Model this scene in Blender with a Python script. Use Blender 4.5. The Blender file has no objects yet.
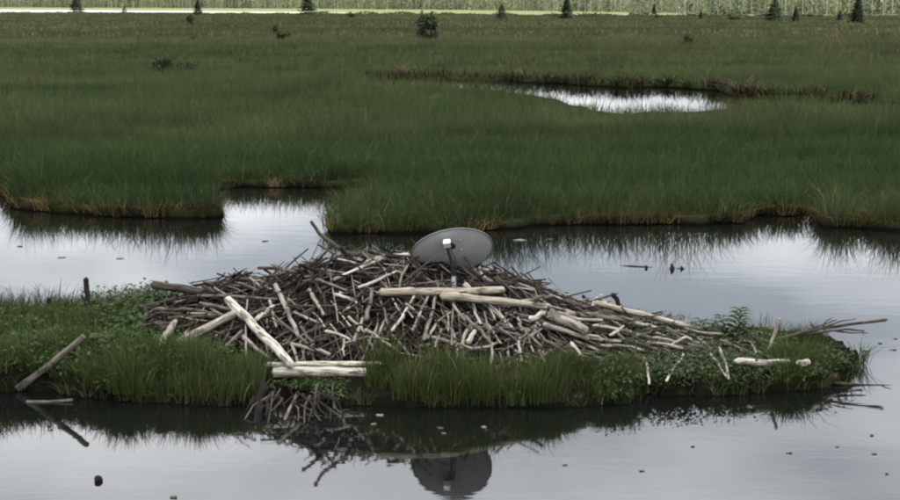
import bpy, math, random
import numpy as np
from mathutils import Vector
from mathutils.geometry import tessellate_polygon

random.seed(7)
rng = np.random.default_rng(7)
R = math.radians
scn = bpy.context.scene
col = scn.collection

# ------------------------------------------------------------------ camera
CAM = Vector((0.0, 0.0, 3.3))
F = 1600.0                       # focal length in pixels of a 900 px wide frame
PITCH = R(8.74)
cam_d = bpy.data.cameras.new('camera')
cam = bpy.data.objects.new('camera', cam_d)
col.objects.link(cam)
cam.location = CAM
cam.rotation_euler = (R(90) - PITCH, 0, 0)
cam_d.sensor_width = 36
cam_d.lens = F / 900 * 36
cam_d.clip_start = 0.1
cam_d.clip_end = 9000
scn.camera = cam

# ------------------------------------------------------------------ world: overcast sky over a Nishita sky
SUN_EL, SUN_AZ = R(48), R(200)   # azimuth clockwise from +Y (away from the camera)
w = bpy.data.worlds.new('World')
scn.world = w
w.use_nodes = True
nt = w.node_tree
nt.nodes.clear()
N = nt.nodes.new
L = nt.links.new
out = N('ShaderNodeOutputWorld')
bg = N('ShaderNodeBackground')
sky = N('ShaderNodeTexSky')
sky.sky_type = 'NISHITA'
sky.sun_disc = False
sky.sun_elevation = SUN_EL
sky.sun_rotation = SUN_AZ
sky.air_density = 1.0
sky.dust_density = 2.0
bg.inputs['Strength'].default_value = 0.10
tc = N('ShaderNodeTexCoord')
sep = N('ShaderNodeSeparateXYZ')
L(tc.outputs['Generated'], sep.inputs[0])
# cloud sheet: view direction projected on a flat layer, so clouds foreshorten to the horizon
zc = N('ShaderNodeMath'); zc.operation = 'MAXIMUM'; zc.inputs[1].default_value = 0.0
L(sep.outputs['Z'], zc.inputs[0])
za = N('ShaderNodeMath'); za.operation = 'ADD'; za.inputs[1].default_value = 0.10
L(zc.outputs[0], za.inputs[0])
div = N('ShaderNodeVectorMath'); div.operation = 'DIVIDE'
cmb = N('ShaderNodeCombineXYZ')
for i in range(3):
    L(za.outputs[0], cmb.inputs[i])
L(tc.outputs['Generated'], div.inputs[0])
L(cmb.outputs[0], div.inputs[1])
mp = N('ShaderNodeMapping')
mp.inputs['Location'].default_value = (13.5, 2.3, 0.0)
mp.inputs['Scale'].default_value = (1, 1, 0.0)
L(div.outputs[0], mp.inputs['Vector'])
noi = N('ShaderNodeTexNoise')
noi.inputs['Scale'].default_value = 0.75
noi.inputs['Detail'].default_value = 5
noi.inputs['Roughness'].default_value = 0.52
L(mp.outputs[0], noi.inputs['Vector'])
ramp = N('ShaderNodeValToRGB')
ramp.color_ramp.elements[0].position = 0.40
ramp.color_ramp.elements[0].color = (9.5, 10.5, 11.8, 1)
ramp.color_ramp.elements[1].position = 0.62
ramp.color_ramp.elements[1].color = (25.0, 25.6, 26.0, 1)
L(noi.outputs['Fac'], ramp.inputs['Fac'])
# standard overcast brightening towards the zenith
elv = N('ShaderNodeMath'); elv.operation = 'MULTIPLY_ADD'
elv.inputs[1].default_value = 1.80; elv.inputs[2].default_value = 0.64
L(zc.outputs[0], elv.inputs[0])
cl = N('ShaderNodeVectorMath'); cl.operation = 'SCALE'
L(ramp.outputs['Color'], cl.inputs[0]); L(elv.outputs[0], cl.inputs['Scale'])
mix = N('ShaderNodeMixRGB'); mix.inputs['Fac'].default_value = 0.9
L(sky.outputs[0], mix.inputs['Color1']); L(cl.outputs[0], mix.inputs['Color2'])
L(mix.outputs[0], bg.inputs['Color'])
L(bg.outputs[0], out.inputs['Surface'])

sd = bpy.data.lights.new('sun', 'SUN')
sd.energy = 0.7
sd.angle = R(14)
sd.color = (1.0, 0.95, 0.87)
sun = bpy.data.objects.new('sun', sd)
col.objects.link(sun)
sdir = Vector((math.sin(SUN_AZ) * math.cos(SUN_EL), math.cos(SUN_AZ) * math.cos(SUN_EL), math.sin(SUN_EL)))
sun.rotation_euler = sdir.to_track_quat('Z', 'Y').to_euler()
sun.location = (0, -20, 40)

scn.view_settings.view_transform = 'Standard'
scn.view_settings.look = 'None'
scn.view_settings.gamma = 1
scn.view_settings.exposure = 0.0
scn.view_settings.use_curve_mapping = False
scn.render.engine = 'CYCLES'
scn.cycles.use_denoising = True
scn.cycles.max_bounces = 6
scn.cycles.diffuse_bounces = 3
scn.cycles.glossy_bounces = 3
scn.cycles.transmission_bounces = 2
scn.cycles.pixel_filter_type = 'BLACKMAN_HARRIS'
scn.cycles.filter_width = 2.2

# ------------------------------------------------------------------ geometry helpers
cp, sp = math.cos(PITCH), math.sin(PITCH)

def ray(px, py):
    u = (px - 450) / F
    v = (250 - py) / F
    # camera axes: forward (0,cp,-sp), up (0,sp,cp)
    return Vector((u, cp + v * sp, -sp + v * cp))

def at_z(px, py, z=0.0):
    d = ray(px, py)
    t = (z - CAM.z) / d.z
    return CAM + d * t

def at_y(px, py, Y):
    d = ray(px, py)
    return CAM + d * (Y / d.y)

def mpp(Y):                       # metres per photograph pixel at that distance
    return Y / F

class MB:
    """collects tubes, ribbons and polygons; build() links them as one mesh object"""
    def __init__(self):
        self.v, self.f, self.c, self.g = [], [], [], []

    def add(self, vs, fs, c, g=None):
        o = len(self.v)
        self.v += [tuple(p) for p in vs]
        self.f += [tuple(i + o for i in f) for f in fs]
        cs = c if isinstance(c, list) else [c] * len(vs)
        self.c += cs
        self.g += g if g is not None else [tuple(p) for p in vs]

    def tube(self, pts, rad, c=(.2, .2, .2), n=7, jit=0.0, flat=1.0, cap=True, ccap=None, point=0.0):
        pts = [Vector(p) for p in pts]
        m = len(pts)
        if not hasattr(rad, '__len__'):
            rad = [rad] * m
        vs, fs, cs, gs = [], [], [], []
        ax = random.uniform(0, 50)
        up = Vector((0.13, 0.2, 1)).normalized()
        for i in range(m):
            t = (pts[min(i + 1, m - 1)] - pts[max(i - 1, 0)])
            if t.length < 1e-9:
                t = Vector((0, 0, 1))
            t.normalize()
            a = t.cross(up)
            if a.length < 0.05:
                a = t.cross(Vector((1, 0, 0)))
            a.normalize()
            b = t.cross(a)
            if i: ax += (pts[i] - pts[i - 1]).length
            for k in range(n):
                an = 2 * math.pi * k / n
                r = rad[i] * (1 + jit * (random.random() - .5))
                vs.append(pts[i] + a * (math.cos(an) * r) + b * (math.sin(an) * r * flat))
                cs.append(c); gs.append((ax, math.cos(an) * rad[0] + ax * .02, math.sin(an) * rad[0]))
        for i in range(m - 1):
            for k in range(n):
                k2 = (k + 1) % n
                fs.append((i * n + k, i * n + k2, (i + 1) * n + k2, (i + 1) * n + k))
        if cap:
            cc = ccap or c
            for e, sgn in ((0, -1), (m - 1, 1)):
                base = [vs[e * n + k] for k in range(n)]
                cen = sum(base, Vector()) / n
                t = (pts[e] - pts[e - 1 if e else 1]).normalized()
                o = len(vs)
                vs += base + [cen + t * rad[e] * point]
                cs += [cc] * (n + 1)
                gs += [(ax + 3 + .01 * q, ax, .02 * q) for q in range(n + 1)]
                for k in range(n):
                    k2 = (k + 1) % n
                    fs.append((o + k, o + k2, o + n) if sgn > 0 else (o + k2, o + k, o + n))
        self.add(vs, fs, cs, gs)

    def build(self, name, mat, parent=None, smooth=False):
        me = bpy.data.meshes.new(name)
        me.from_pydata([tuple(p) for p in self.v], [], self.f)
        at = me.color_attributes.new('tone', 'FLOAT_COLOR', 'POINT')
        a = np.ones((len(self.v), 4), np.float32)
        a[:, :3] = np.array(self.c, np.float32).reshape(-1, 3)
        at.data.foreach_set('color', a.ravel())
        ga = me.attributes.new('grain', 'FLOAT_VECTOR', 'POINT')
        ga.data.foreach_set('vector', np.array([tuple(q) for q in self.g], np.float32).ravel())
        me.materials.append(mat)
        if smooth:
            me.polygons.foreach_set('use_smooth', [True] * len(me.polygons))
        o = bpy.data.objects.new(name, me)
        col.objects.link(o)
        if parent:
            o.parent = parent
            o.matrix_parent_inverse = parent.matrix_basis.inverted()
        return o

def np_mesh(name, verts, tris, colors, mat, parent=None):
    me = bpy.data.meshes.new(name)
    nv, nf = len(verts), len(tris)
    me.vertices.add(nv)
    me.vertices.foreach_set('co', np.ascontiguousarray(verts, np.float32).ravel())
    me.loops.add(nf * 3)
    me.loops.foreach_set('vertex_index', np.ascontiguousarray(tris, np.int32).ravel())
    me.polygons.add(nf)
    me.polygons.foreach_set('loop_start', np.arange(0, nf * 3, 3, dtype=np.int32))
    me.update(calc_edges=True)
    at = me.color_attributes.new('tone', 'FLOAT_COLOR', 'POINT')
    a = np.ones((nv, 4), np.float32)
    a[:, :3] = colors
    at.data.foreach_set('color', a.ravel())
    me.materials.append(mat)
    o = bpy.data.objects.new(name, me)
    col.objects.link(o)
    if parent:
        o.parent = parent
        o.matrix_parent_inverse = parent.matrix_basis.inverted()
    return o

def tag(o, label=None, cat=None, group=None, kind=None):
    if label: o['label'] = label
    if cat: o['category'] = cat
    if group: o['group'] = group
    if kind: o['kind'] = kind
    return o

def empty(name, loc):
    o = bpy.data.objects.new(name, None)
    o.empty_display_size = 0.2
    o.location = loc
    col.objects.link(o)
    return o

# ------------------------------------------------------------------ materials
def mat(name):
    m = bpy.data.materials.new(name)
    m.use_nodes = True
    t = m.node_tree
    return m, t, t.nodes['Principled BSDF'], t.nodes.new, t.links.new

def tone_mat(name, rough=.8, spec=.3, nscale=18, namt=.5, stretch=(1, 1, 1), bump=0.0, bscale=60, trans=0.0, grain=False):
    m, t, p, N, L = mat(name)
    at = N('ShaderNodeAttribute'); at.attribute_name = 'tone'
    tc = N('ShaderNodeNewGeometry')
    mp = N('ShaderNodeMapping'); mp.inputs['Scale'].default_value = stretch
    if grain:
        ga = N('ShaderNodeAttribute'); ga.attribute_name = 'grain'
        L(ga.outputs['Vector'], mp.inputs['Vector'])
    else:
        L(tc.outputs['Position'], mp.inputs['Vector'])
    n = N('ShaderNodeTexNoise'); n.inputs['Scale'].default_value = nscale
    n.inputs['Detail'].default_value = 4; n.inputs['Roughness'].default_value = .65
    L(mp.outputs[0], n.inputs['Vector'])
    mr = N('ShaderNodeMapRange')
    mr.inputs['From Min'].default_value = .25; mr.inputs['From Max'].default_value = .75
    mr.inputs['To Min'].default_value = 1 - namt; mr.inputs['To Max'].default_value = 1 + namt
    L(n.outputs['Fac'], mr.inputs['Value'])
    mu = N('ShaderNodeVectorMath'); mu.operation = 'SCALE'
    L(at.outputs['Color'], mu.inputs[0]); L(mr.outputs[0], mu.inputs['Scale'])
    if grain:                                # clinging bark and stains
        mp2 = N('ShaderNodeMapping'); mp2.inputs['Scale'].default_value = (.5, 1.6, 1.6)
        L(ga.outputs['Vector'], mp2.inputs['Vector'])
        n3 = N('ShaderNodeTexNoise'); n3.inputs['Scale'].default_value = 11; n3.inputs['Detail'].default_value = 3
        L(mp2.outputs[0], n3.inputs['Vector'])
        m3 = N('ShaderNodeMapRange'); m3.interpolation_type = 'SMOOTHSTEP'
        m3.inputs['From Min'].default_value = .52; m3.inputs['From Max'].default_value = .64
        m3.inputs['To Min'].default_value = 1.0; m3.inputs['To Max'].default_value = .38
        L(n3.outputs['Fac'], m3.inputs['Value'])
        mu2 = N('ShaderNodeVectorMath'); mu2.operation = 'SCALE'
        L(mu.outputs[0], mu2.inputs[0]); L(m3.outputs[0], mu2.inputs['Scale'])
        mu = mu2
    L(mu.outputs[0], p.inputs['Base Color'])
    p.inputs['Roughness'].default_value = rough
    p.inputs['Specular IOR Level'].default_value = spec
    if bump:
        b = N('ShaderNodeBump'); b.inputs['Strength'].default_value = bump; b.inputs['Distance'].default_value = .01
        n2 = N('ShaderNodeTexNoise'); n2.inputs['Scale'].default_value = bscale; n2.inputs['Detail'].default_value = 5
        L(tc.outputs['Position'], n2.inputs['Vector']); L(n2.outputs['Fac'], b.inputs['Height'])
        L(b.outputs[0], p.inputs['Normal'])
    if trans:
        tr = N('ShaderNodeBsdfTranslucent'); L(mu.outputs[0], tr.inputs['Color'])
        mx = N('ShaderNodeMixShader'); mx.inputs[0].default_value = trans
        o = t.nodes['Material Output']
        L(p.outputs[0], mx.inputs[1]); L(tr.outputs[0], mx.inputs[2]); L(mx.outputs[0], o.inputs['Surface'])
    return m

M_wood = tone_mat('weathered_wood', .9, .10, 26, .8, (.25, 2.4, 2.4), .5, 70, grain=True)
M_grass = tone_mat('sedge_blades', .8, .08, 1.3, .22, trans=.25)
M_leaf = tone_mat('broad_leaves', .7, .12, 6, .3, trans=.3)
M_soil = tone_mat('wet_peat_soil', 1.0, 0.0, 3, .5, bump=.6, bscale=14)
M_far = tone_mat('far_foliage', .8, .15, .4, .3)
M_needle = tone_mat('spruce_needles', .75, .2, 2, .3)

def water_mat():
    m, t, p, N, L = mat('still_pond_water')
    p.inputs['Base Color'].default_value = (.003, .0036, .003, 1)
    p.inputs['Roughness'].default_value = .03
    p.inputs['IOR'].default_value = 1.42
    g = N('ShaderNodeNewGeometry')
    hs = []
    for sc_, stre, amp in ((2.2, (.6, 1.6, 1), 1.0), (9, (.7, 1.4, 1), .35)):
        mp = N('ShaderNodeMapping'); mp.inputs['Scale'].default_value = stre
        L(g.outputs['Position'], mp.inputs['Vector'])
        n = N('ShaderNodeTexNoise'); n.inputs['Scale'].default_value = sc_; n.inputs['Detail'].default_value = 2
        L(mp.outputs[0], n.inputs['Vector'])
        mu = N('ShaderNodeMath'); mu.operation = 'MULTIPLY'; mu.inputs[1].default_value = amp
        L(n.outputs['Fac'], mu.inputs[0]); hs.append(mu)
    ad = N('ShaderNodeMath'); ad.operation = 'ADD'
    L(hs[0].outputs[0], ad.inputs[0]); L(hs[1].outputs[0], ad.inputs[1])
    b = N('ShaderNodeBump'); b.inputs['Strength'].default_value = .036; b.inputs['Distance'].default_value = .02
    L(ad.outputs[0], b.inputs['Height']); L(b.outputs[0], p.inputs['Normal'])
    return m
M_water = water_mat()

def plain(name, colr, rough=.5, metal=0., nscale=40, namt=.12, spec=.5):
    m, t, p, N, L = mat(name)
    g = N('ShaderNodeNewGeometry')
    n = N('ShaderNodeTexNoise'); n.inputs['Scale'].default_value = nscale; n.inputs['Detail'].default_value = 4
    L(g.outputs['Position'], n.inputs['Vector'])
    mr = N('ShaderNodeMapRange'); mr.inputs['To Min'].default_value = 1 - namt; mr.inputs['To Max'].default_value = 1 + namt
    L(n.outputs['Fac'], mr.inputs['Value'])
    mu = N('ShaderNodeVectorMath'); mu.operation = 'SCALE'; mu.inputs[0].default_value = colr
    L(mr.outputs[0], mu.inputs['Scale']); L(mu.outputs[0], p.inputs['Base Color'])
    p.inputs['Roughness'].default_value = rough; p.inputs['Metallic'].default_value = metal
    p.inputs['Specular IOR Level'].default_value = spec
    return m
M_dish = plain('dark_grey_painted_steel', (.43, .435, .44), .6, 0, 7, .16, .35)
M_rim = plain('grey_rim_steel', (.09, .092, .092), .45, 0, 20, .1)
M_arm = plain('black_steel_arm', (.012, .012, .013), .7, 0, 20, .1, .12)
M_galv = plain('galvanised_tube', (.36, .37, .37), .5, .3, 30, .2)
M_lnb = plain('white_plastic', (.75, .76, .76), .35, 0, 30, .04)
M_lnbg = plain('grey_plastic', (.14, .15, .15), .5, 0, 30, .08)

# ------------------------------------------------------------------ smooth random fields
def field(seed, scale, n=10, sx=1.0):
    r = np.random.default_rng(seed)
    k = r.normal(0, 1, (n, 2)) / scale
    k[:, 0] *= sx
    ph = r.uniform(0, 6.28, n)
    def f(x, y):
        x = np.asarray(x, float); y = np.asarray(y, float)
        s = np.zeros(np.broadcast(x, y).shape)
        for i in range(n):
            s = s + np.sin(k[i, 0] * x * 6.28 + k[i, 1] * y * 6.28 + ph[i])
        return s / math.sqrt(n / 2)      # about unit variance
    return f

def pip(xs, ys, poly):
    """points in polygon"""
    P = np.asarray(poly, float)
    res = np.zeros(len(xs), bool)
    x0, y0 = P[:, 0], P[:, 1]
    x1, y1 = np.roll(x0, -1), np.roll(y0, -1)
    for a, b, c, d in zip(x0, y0, x1, y1):
        if b == d: continue
        hit = ((b > ys) != (d > ys)) & (xs < (c - a) * (ys - b) / (d - b) + a)
        res ^= hit
    return res

def jitter_line(pts, step, amp, seed):
    """resample a polyline and give it a ragged edge"""
    r = np.random.default_rng(seed)
    outp = []
    ph = r.uniform(0, 6.28, 6)
    s = 0
    for (a, b) in zip(pts[:-1], pts[1:]):
        a = np.array(a[:2], float); b = np.array(b[:2], float)
        d = np.linalg.norm(b - a)
        n = max(1, int(d / step))
        t = (b - a) / max(d, 1e-6)
        nn = np.array([-t[1], t[0]])
        for i in range(n):
            q = s + d * i / n
            off = amp * (.5 * math.sin(q * 1.9 + ph[0]) + .35 * math.sin(q * 4.3 + ph[1]) + .3 * math.sin(q * 9.1 + ph[2]) + .25 * r.normal())
            outp.append(tuple(a + (b - a) * i / n + nn * off))
        s += d
    outp.append(tuple(pts[-1][:2]))
    return outp

def slab(name, poly, ztop, zbot, ctop, cside, material):
    """flat land sheet with a sloping bank skirt; poly is counter-clockwise"""
    n = len(poly)
    P = np.array(poly)
    nx = np.roll(P, -1, 0) - np.roll(P, 1, 0)
    nrm = np.stack([nx[:, 1], -nx[:, 0]], 1)
    nrm /= np.maximum(np.linalg.norm(nrm, axis=1, keepdims=True), 1e-6)
    zt = ztop if callable(ztop) else (lambda x, y: ztop)
    vs = [(x, y, float(zt(x, y)) + random.uniform(-.02, .02)) for x, y in poly]
    vs += [(x + a * .05, y + b * .05, .03) for (x, y), (a, b) in zip(poly, nrm)]
    vs += [(x + a * .02, y + b * .02, zbot) for (x, y), (a, b) in zip(poly, nrm)]
    tris = tessellate_polygon([[Vector((x, y, 0)) for x, y in poly]])
    fs = []
    for a, b, c in tris:
        A, B, C = (np.array(poly[i]) for i in (a, b, c))
        cr = (B[0] - A[0]) * (C[1] - A[1]) - (B[1] - A[1]) * (C[0] - A[0])
        fs.append((a, b, c) if cr > 0 else (a, c, b))
    for k in (0, 1):
        for i in range(n):
            j = (i + 1) % n
            fs.append((k * n + i, (k + 1) * n + i, (k + 1) * n + j, k * n + j))
    m = MB()
    m.add(vs, fs, [ctop] * n + [cside] * (2 * n))
    return m.build(name, material)

def blades(x, y, z, h, wd, lean, colr, tipc=None, seg=2, az=None):
    """vectorised grass blades. lean = horizontal tip offset as a share of the height"""
    n = len(x)
    if az is None:
        az = rng.uniform(0, 2 * math.pi, n)
    wa = rng.uniform(0, 2 * math.pi, n)
    wx, wy = np.cos(wa) * wd / 2, np.sin(wa) * wd / 2
    dx, dy = np.cos(az) * lean * h, np.sin(az) * lean * h
    nvb = 2 * seg + 1
    V = np.zeros((n, nvb, 3), np.float32)
    for s in range(seg):
        t = s / seg
        q = t * t
        k = 1 - .35 * t
        zz = z + h * t * (1 - .12 * t * lean)
        V[:, 2 * s, 0] = x + dx * q - wx * k; V[:, 2 * s, 1] = y + dy * q - wy * k; V[:, 2 * s, 2] = zz
        V[:, 2 * s + 1, 0] = x + dx * q + wx * k; V[:, 2 * s + 1, 1] = y + dy * q + wy * k; V[:, 2 * s + 1, 2] = zz
    V[:, -1, 0] = x + dx; V[:, -1, 1] = y + dy; V[:, -1, 2] = z + h * (1 - .3 * np.minimum(lean, 1.2))
    T = []
    for s in range(seg - 1):
        T += [(2 * s, 2 * s + 1, 2 * s + 3), (2 * s, 2 * s + 3, 2 * s + 2)]
    T.append((2 * seg - 2, 2 * seg - 1, 2 * seg))
    T = np.array(T, np.int64)
    tri = (T[None] + (np.arange(n) * nvb)[:, None, None]).reshape(-1, 3)
    C = np.repeat(np.asarray(colr, np.float32)[:, None, :], nvb, 1)
    return V.reshape(-1, 3), tri, C.reshape(-1, 3)

class Acc:
    def __init__(self): self.V, self.T, self.C, self.n = [], [], [], 0
    def add(self, vtc):
        v, t, c = vtc
        self.V.append(v); self.T.append(t + self.n); self.C.append(c); self.n += len(v)
    def build(self, name, m, parent=None):
        return np_mesh(name, np.concatenate(self.V), np.concatenate(self.T), np.concatenate(self.C), m, parent)

def tufts(cx, cy, cz, per, spread, h, wd, lean, colr, hv=.35, cv=.2, seg=2, dead=.05):
    """blades gathered into tufts"""
    n = len(cx)
    idx = np.repeat(np.arange(n), per)
    m = len(idx)
    a = rng.uniform(0, 2 * math.pi, m)
    r = np.sqrt(rng.random(m)) * np.broadcast_to(spread, (n,))[idx]
    x = cx[idx] + np.cos(a) * r
    y = cy[idx] + np.sin(a) * r
    hh = np.broadcast_to(h, (n,))[idx] * (1 + hv * rng.uniform(-1, .6, m))
    az = a + rng.normal(0, .7, m)
    ln = np.abs(rng.normal(lean, lean * .5, m))
    ln = np.where(rng.random(m) < .09, ln * 2.4, ln).clip(0, 1.6)
    c = np.broadcast_to(colr, (n, 3))[idx] * (1 + cv * rng.normal(0, 1, (m, 1))).clip(.4, 1.8)
    c = np.where(rng.random((m, 1)) < dead, np.array((.125, .105, .055)) * rng.uniform(.6, 1.2, (m, 1)), c)
    return blades(x, y, np.broadcast_to(cz, (n,))[idx], hh, np.broadcast_to(wd, (n,))[idx], ln, c, seg=seg, az=az)

# ================================================================== THE SETTING
# water: one sheet that everything stands in
m = MB()
m.add([(-2500, -30, 0), (2500, -30, 0), (2500, 4000, 0), (-2500, 4000, 0)], [(0, 1, 2, 3)], (.01, .01, .01))
tag(m.build('pond_water', M_water), kind='structure')

# marsh land: shoreline traced in plan, with an inlet and a creek channel cut into it
def S(px, py): p = at_z(px, py, 0); return (p.x, p.y)
shore = [(-22, 33)] + [S(-140, 188), S(-60, 191), S(15, 194), S(21, 208), S(60, 213), S(120, 217), S(217, 218), S(214, 207),
         S(196, 192), S(240, 187), S(330, 187), S(392, 185), S(380, 194), S(372, 208), S(338, 220), S(333, 233), S(400, 234), S(470, 232),
         S(520, 226), S(620, 224), S(738, 223), S(752, 215), S(792, 216), S(800, 206), S(818, 207), S(828, 226), S(900, 230),
         S(980, 226), S(1100, 232)] + [(30, 26)]
creek_near = [(60, 38), S(1150, 118), S(1000, 115), S(900, 112), S(820, 110), S(745, 107), S(726, 113), S(690, 117), S(650, 116), S(625, 119), S(600, 115), S(575, 110), S(545, 101), S(505, 95), S(440, 90), S(370, 86.5)]
creek_far = [S(364, 80), S(410, 79), S(470, 81), S(560, 84), S(620, 88), S(660, 87), S(722, 91), S(740, 97), S(820, 101), S(900, 104), S(1000, 106), S(1150, 108), (60, 52)]
edge_px = [(-250, 700), (0, 620), (200, 570), (420, 500), (560, 430), (740, 390), (775, 420), (900, 420), (1150, 420)]
edge = [((px - 450) / F * Y, Y) for px, Y in edge_px]
far_pts = [(420, 60), (420, 420)] + edge[::-1] + [(-520, 720), (-520, 60)]
marsh = (jitter_line(shore, .2, .16, 1) + jitter_line(creek_near, .6, .15, 2) + jitter_line(creek_far, .6, .2, 3) + far_pts)
marsh_o = slab('marsh_ground', marsh, .13, -.5, (.020, .024, .010), (.007, .0055, .004), M_soil)
tag(marsh_o, kind='structure')

# meadow rising to the forest on the far side
ex = [p[0] for p in edge]; ey = [p[1] for p in edge]
fz = [1.9, 1.8, 1.5, 1.1, .75, .45, .3, .3, .3]
fo = [150, 150, 150, 150, 150, 55, 25, 22, 22]
V, Fc, Cc = [], [], []
edge_m = list(zip(ex, ey))
front = [(-1500, 900)] + edge_m + [(1500, 420)]
zz = [1.9] + fz + [.3]
fo = [150] + fo + [22]
cs = [((.16, .19, .055)), ((.19, .215, .07))]
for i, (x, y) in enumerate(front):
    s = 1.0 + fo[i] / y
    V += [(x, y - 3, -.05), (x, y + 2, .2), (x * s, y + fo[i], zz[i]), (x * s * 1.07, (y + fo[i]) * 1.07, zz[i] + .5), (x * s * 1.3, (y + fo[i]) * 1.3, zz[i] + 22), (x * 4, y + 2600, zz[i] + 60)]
    Cc += [(.135, .145, .045)] * 2 + [(.15, .158, .06), (.045, .055, .026), (.045, .055, .026), (.045, .055, .026)]  # distant sunlight painted into the light meadow rings; hill behind stays dark
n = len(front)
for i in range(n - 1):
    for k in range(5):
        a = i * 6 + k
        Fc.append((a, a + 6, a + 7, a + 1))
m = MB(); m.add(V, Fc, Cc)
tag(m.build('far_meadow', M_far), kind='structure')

# pale gravel bank across the far left
m = MB()
rp = [(-250, 700), (0, 620), (100, 596), (200, 571), (300, 538), (425, 500)]
V, Fc = [], []
for i, (px, Y) in enumerate(rp):
    x = (px - 450) / F * Y
    k = [1.1, 1.0, .8, .6, .5, .2][i]
    V += [(x, Y - 1.2, -.1), (x, Y + .2, .15 + k * .85), (x, Y + 6, .15 + k), (x, Y + 8, -.1)]
for i in range(len(rp) - 1):
    for k in range(3):
        a = i * 4 + k
        Fc.append((a, a + 4, a + 5, a + 1))
m.add(V, Fc, (.50, .49, .46))
tag(m.build('gravel_bank', M_far), kind='structure')

# ------------------------------------------------------------------ marsh sedge
f1, f2, f3 = field(11, 6), field(12, 2.2), field(13, 40, sx=.35)
f4 = field(14, 12, sx=.3)
GREEN = np.array((.030, .0465, .0145)); OLIVE = np.array((.090, .085, .043)); STRAW = np.array((.125, .105, .050)); DEEP = np.array((.015, .027, .009))
SMARSH = np.array(marsh)

def wedge_points(y0, y1, dens, halfk=.40, extra=3):
    """random points in the view wedge plus a margin"""
    area = halfk * (y1 * y1 - y0 * y0) + 2 * extra * (y1 - y0)
    n = int(area * dens)
    y = np.sqrt(rng.uniform(y0 * y0, y1 * y1, n))
    x = rng.uniform(-1, 1, n) * (halfk * y + extra)
    return x, y

f5, f6 = field(15, 4.5, sx=.22), field(16, 16, sx=.2)
LIGHT = np.array((.068, .077, .031))
def sedge_color(x, y):
    far = np.clip((y - 60) / 130, 0, 1)
    v = f3(x, y) * .35 + f4(x, y) * .22
    t = np.clip(far * (.88 + v * 1.3) + .10 * np.maximum(f1(x, y) - .6, 0), 0, 1)[:, None]
    c = GREEN * (1 - t) + OLIVE * t
    lt = (1 - .6 * far)[:, None] * np.clip(.18 + .30 * f5(x, y) + .24 * f6(x, y), 0, .85)[:, None]
    c = c * (1 - lt) + LIGHT * lt
    dk = np.clip(f1(x, y) * .26 + .18 * f6(x + 90, y) + .06, 0, .65)[:, None]
    c = c * (1 - dk) + DEEP * dk
    st = np.clip((f4(x + 37, y * 1.3) - .75) * .7, 0, .6)[:, None] * (far[:, None] * .9 + .05)
    return c * (1 - st) + STRAW * st

acc = Acc()
x, y = wedge_points(20, 40, 36, .36, 2)
k = pip(x, y, marsh); x, y = x[k], y[k]
acc.add(tufts(x, y, .08, 11, .14, .52 + .06 * f1(x, y) + .09 * f2(x, y) + .11 * f5(x, y), .009, .42, sedge_color(x, y), seg=2, cv=.13, dead=.015))
x, y = wedge_points(40, 75, 12, .36, 3)
k = pip(x, y, marsh); x, y = x[k], y[k]
acc.add(tufts(x, y, .08, 10, .22, .43 + .05 * f1(x, y) + .05 * f2(x, y) + .13 * f5(x, y), .016, .45, sedge_color(x, y), seg=1, cv=.12, dead=.012))
x, y = wedge_points(75, 150, 2.2, .36, 4)
k = pip(x, y, marsh); x, y = x[k], y[k]
acc.add(tufts(x, y, .05, 10, .42, .42 + .06 * f1(x, y) + .15 * f5(x, y), .040, .45, sedge_color(x, y), seg=1, cv=.12, dead=.012))
x, y = wedge_points(150, 640, .16, .36, 6)
k = pip(x, y, marsh); x, y = x[k], y[k]
acc.add(tufts(x, y, .0, 8, 1.3, .48 + .07 * f3(x, y) + .13 * f6(x, y), .22, .5, sedge_color(x, y), seg=1, cv=.10, dead=.02))
tag(acc.build('marsh_sedge', M_grass), 'dark green sedge covering the flat marsh beyond the pond', 'sedge', kind='stuff')

# straw-coloured thatch hanging over the cut banks
acc = Acc()
def bank_thatch(line, dens, hh, wd, seed, thr, tint=None):
    ln = np.array(jitter_line(line, 1 / dens, .10, seed))
    t = np.roll(ln, -1, 0) - ln
    nrm = np.stack([-t[:, 1], t[:, 0]], 1); nrm /= np.maximum(np.linalg.norm(nrm, axis=1, keepdims=True), 1e-6)
    g = field(seed + 50, 1.6)(ln[:, 0], ln[:, 1])
    k = g > thr
    q = ln[k] + nrm[k] * rng.uniform(-.06, .15, (k.sum(), 1))
    g = g[k]
    c = STRAW * np.clip(.55 + .4 * field(seed + 7, .7)(q[:, 0], q[:, 1]), .2, 1.2)[:, None] * rng.uniform(.6, 1.2, (len(q), 1)) * np.array((1, .9, .85))
    if tint: c = np.array(tint) * rng.uniform(.6, 1.3, (len(q), 1))
    acc.add(tufts(q[:, 0], q[:, 1], .02, 16, .13, hh * (1.1 + .25 * g), wd * 1.2, 1.0, c, seg=2, cv=.25))
    if tint: return
    q2 = ln + nrm * rng.uniform(-.04, .25, (len(ln), 1))
    acc.add(tufts(q2[:, 0], q2[:, 1], .05, 9, .12, hh * 1.9, wd, .5, sedge_color(q2[:, 0], q2[:, 1]) * .95, seg=2, cv=.2))
bank_thatch(shore, 16, .22, .012, 21, -1.3)
bank_thatch(creek_far, 3, .35, .03, 22, .1)
bank_thatch(creek_far, 4, .50, .035, 23, -.5, (.016, .013, .008))
bank_thatch(creek_far, 2.5, .62, .035, 24, 1.0, (.085, .066, .040))
tag(acc.build('bank_thatch', M_grass), 'straw coloured dead sedge hanging over the muddy marsh banks', 'thatch', kind='stuff')

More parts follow.
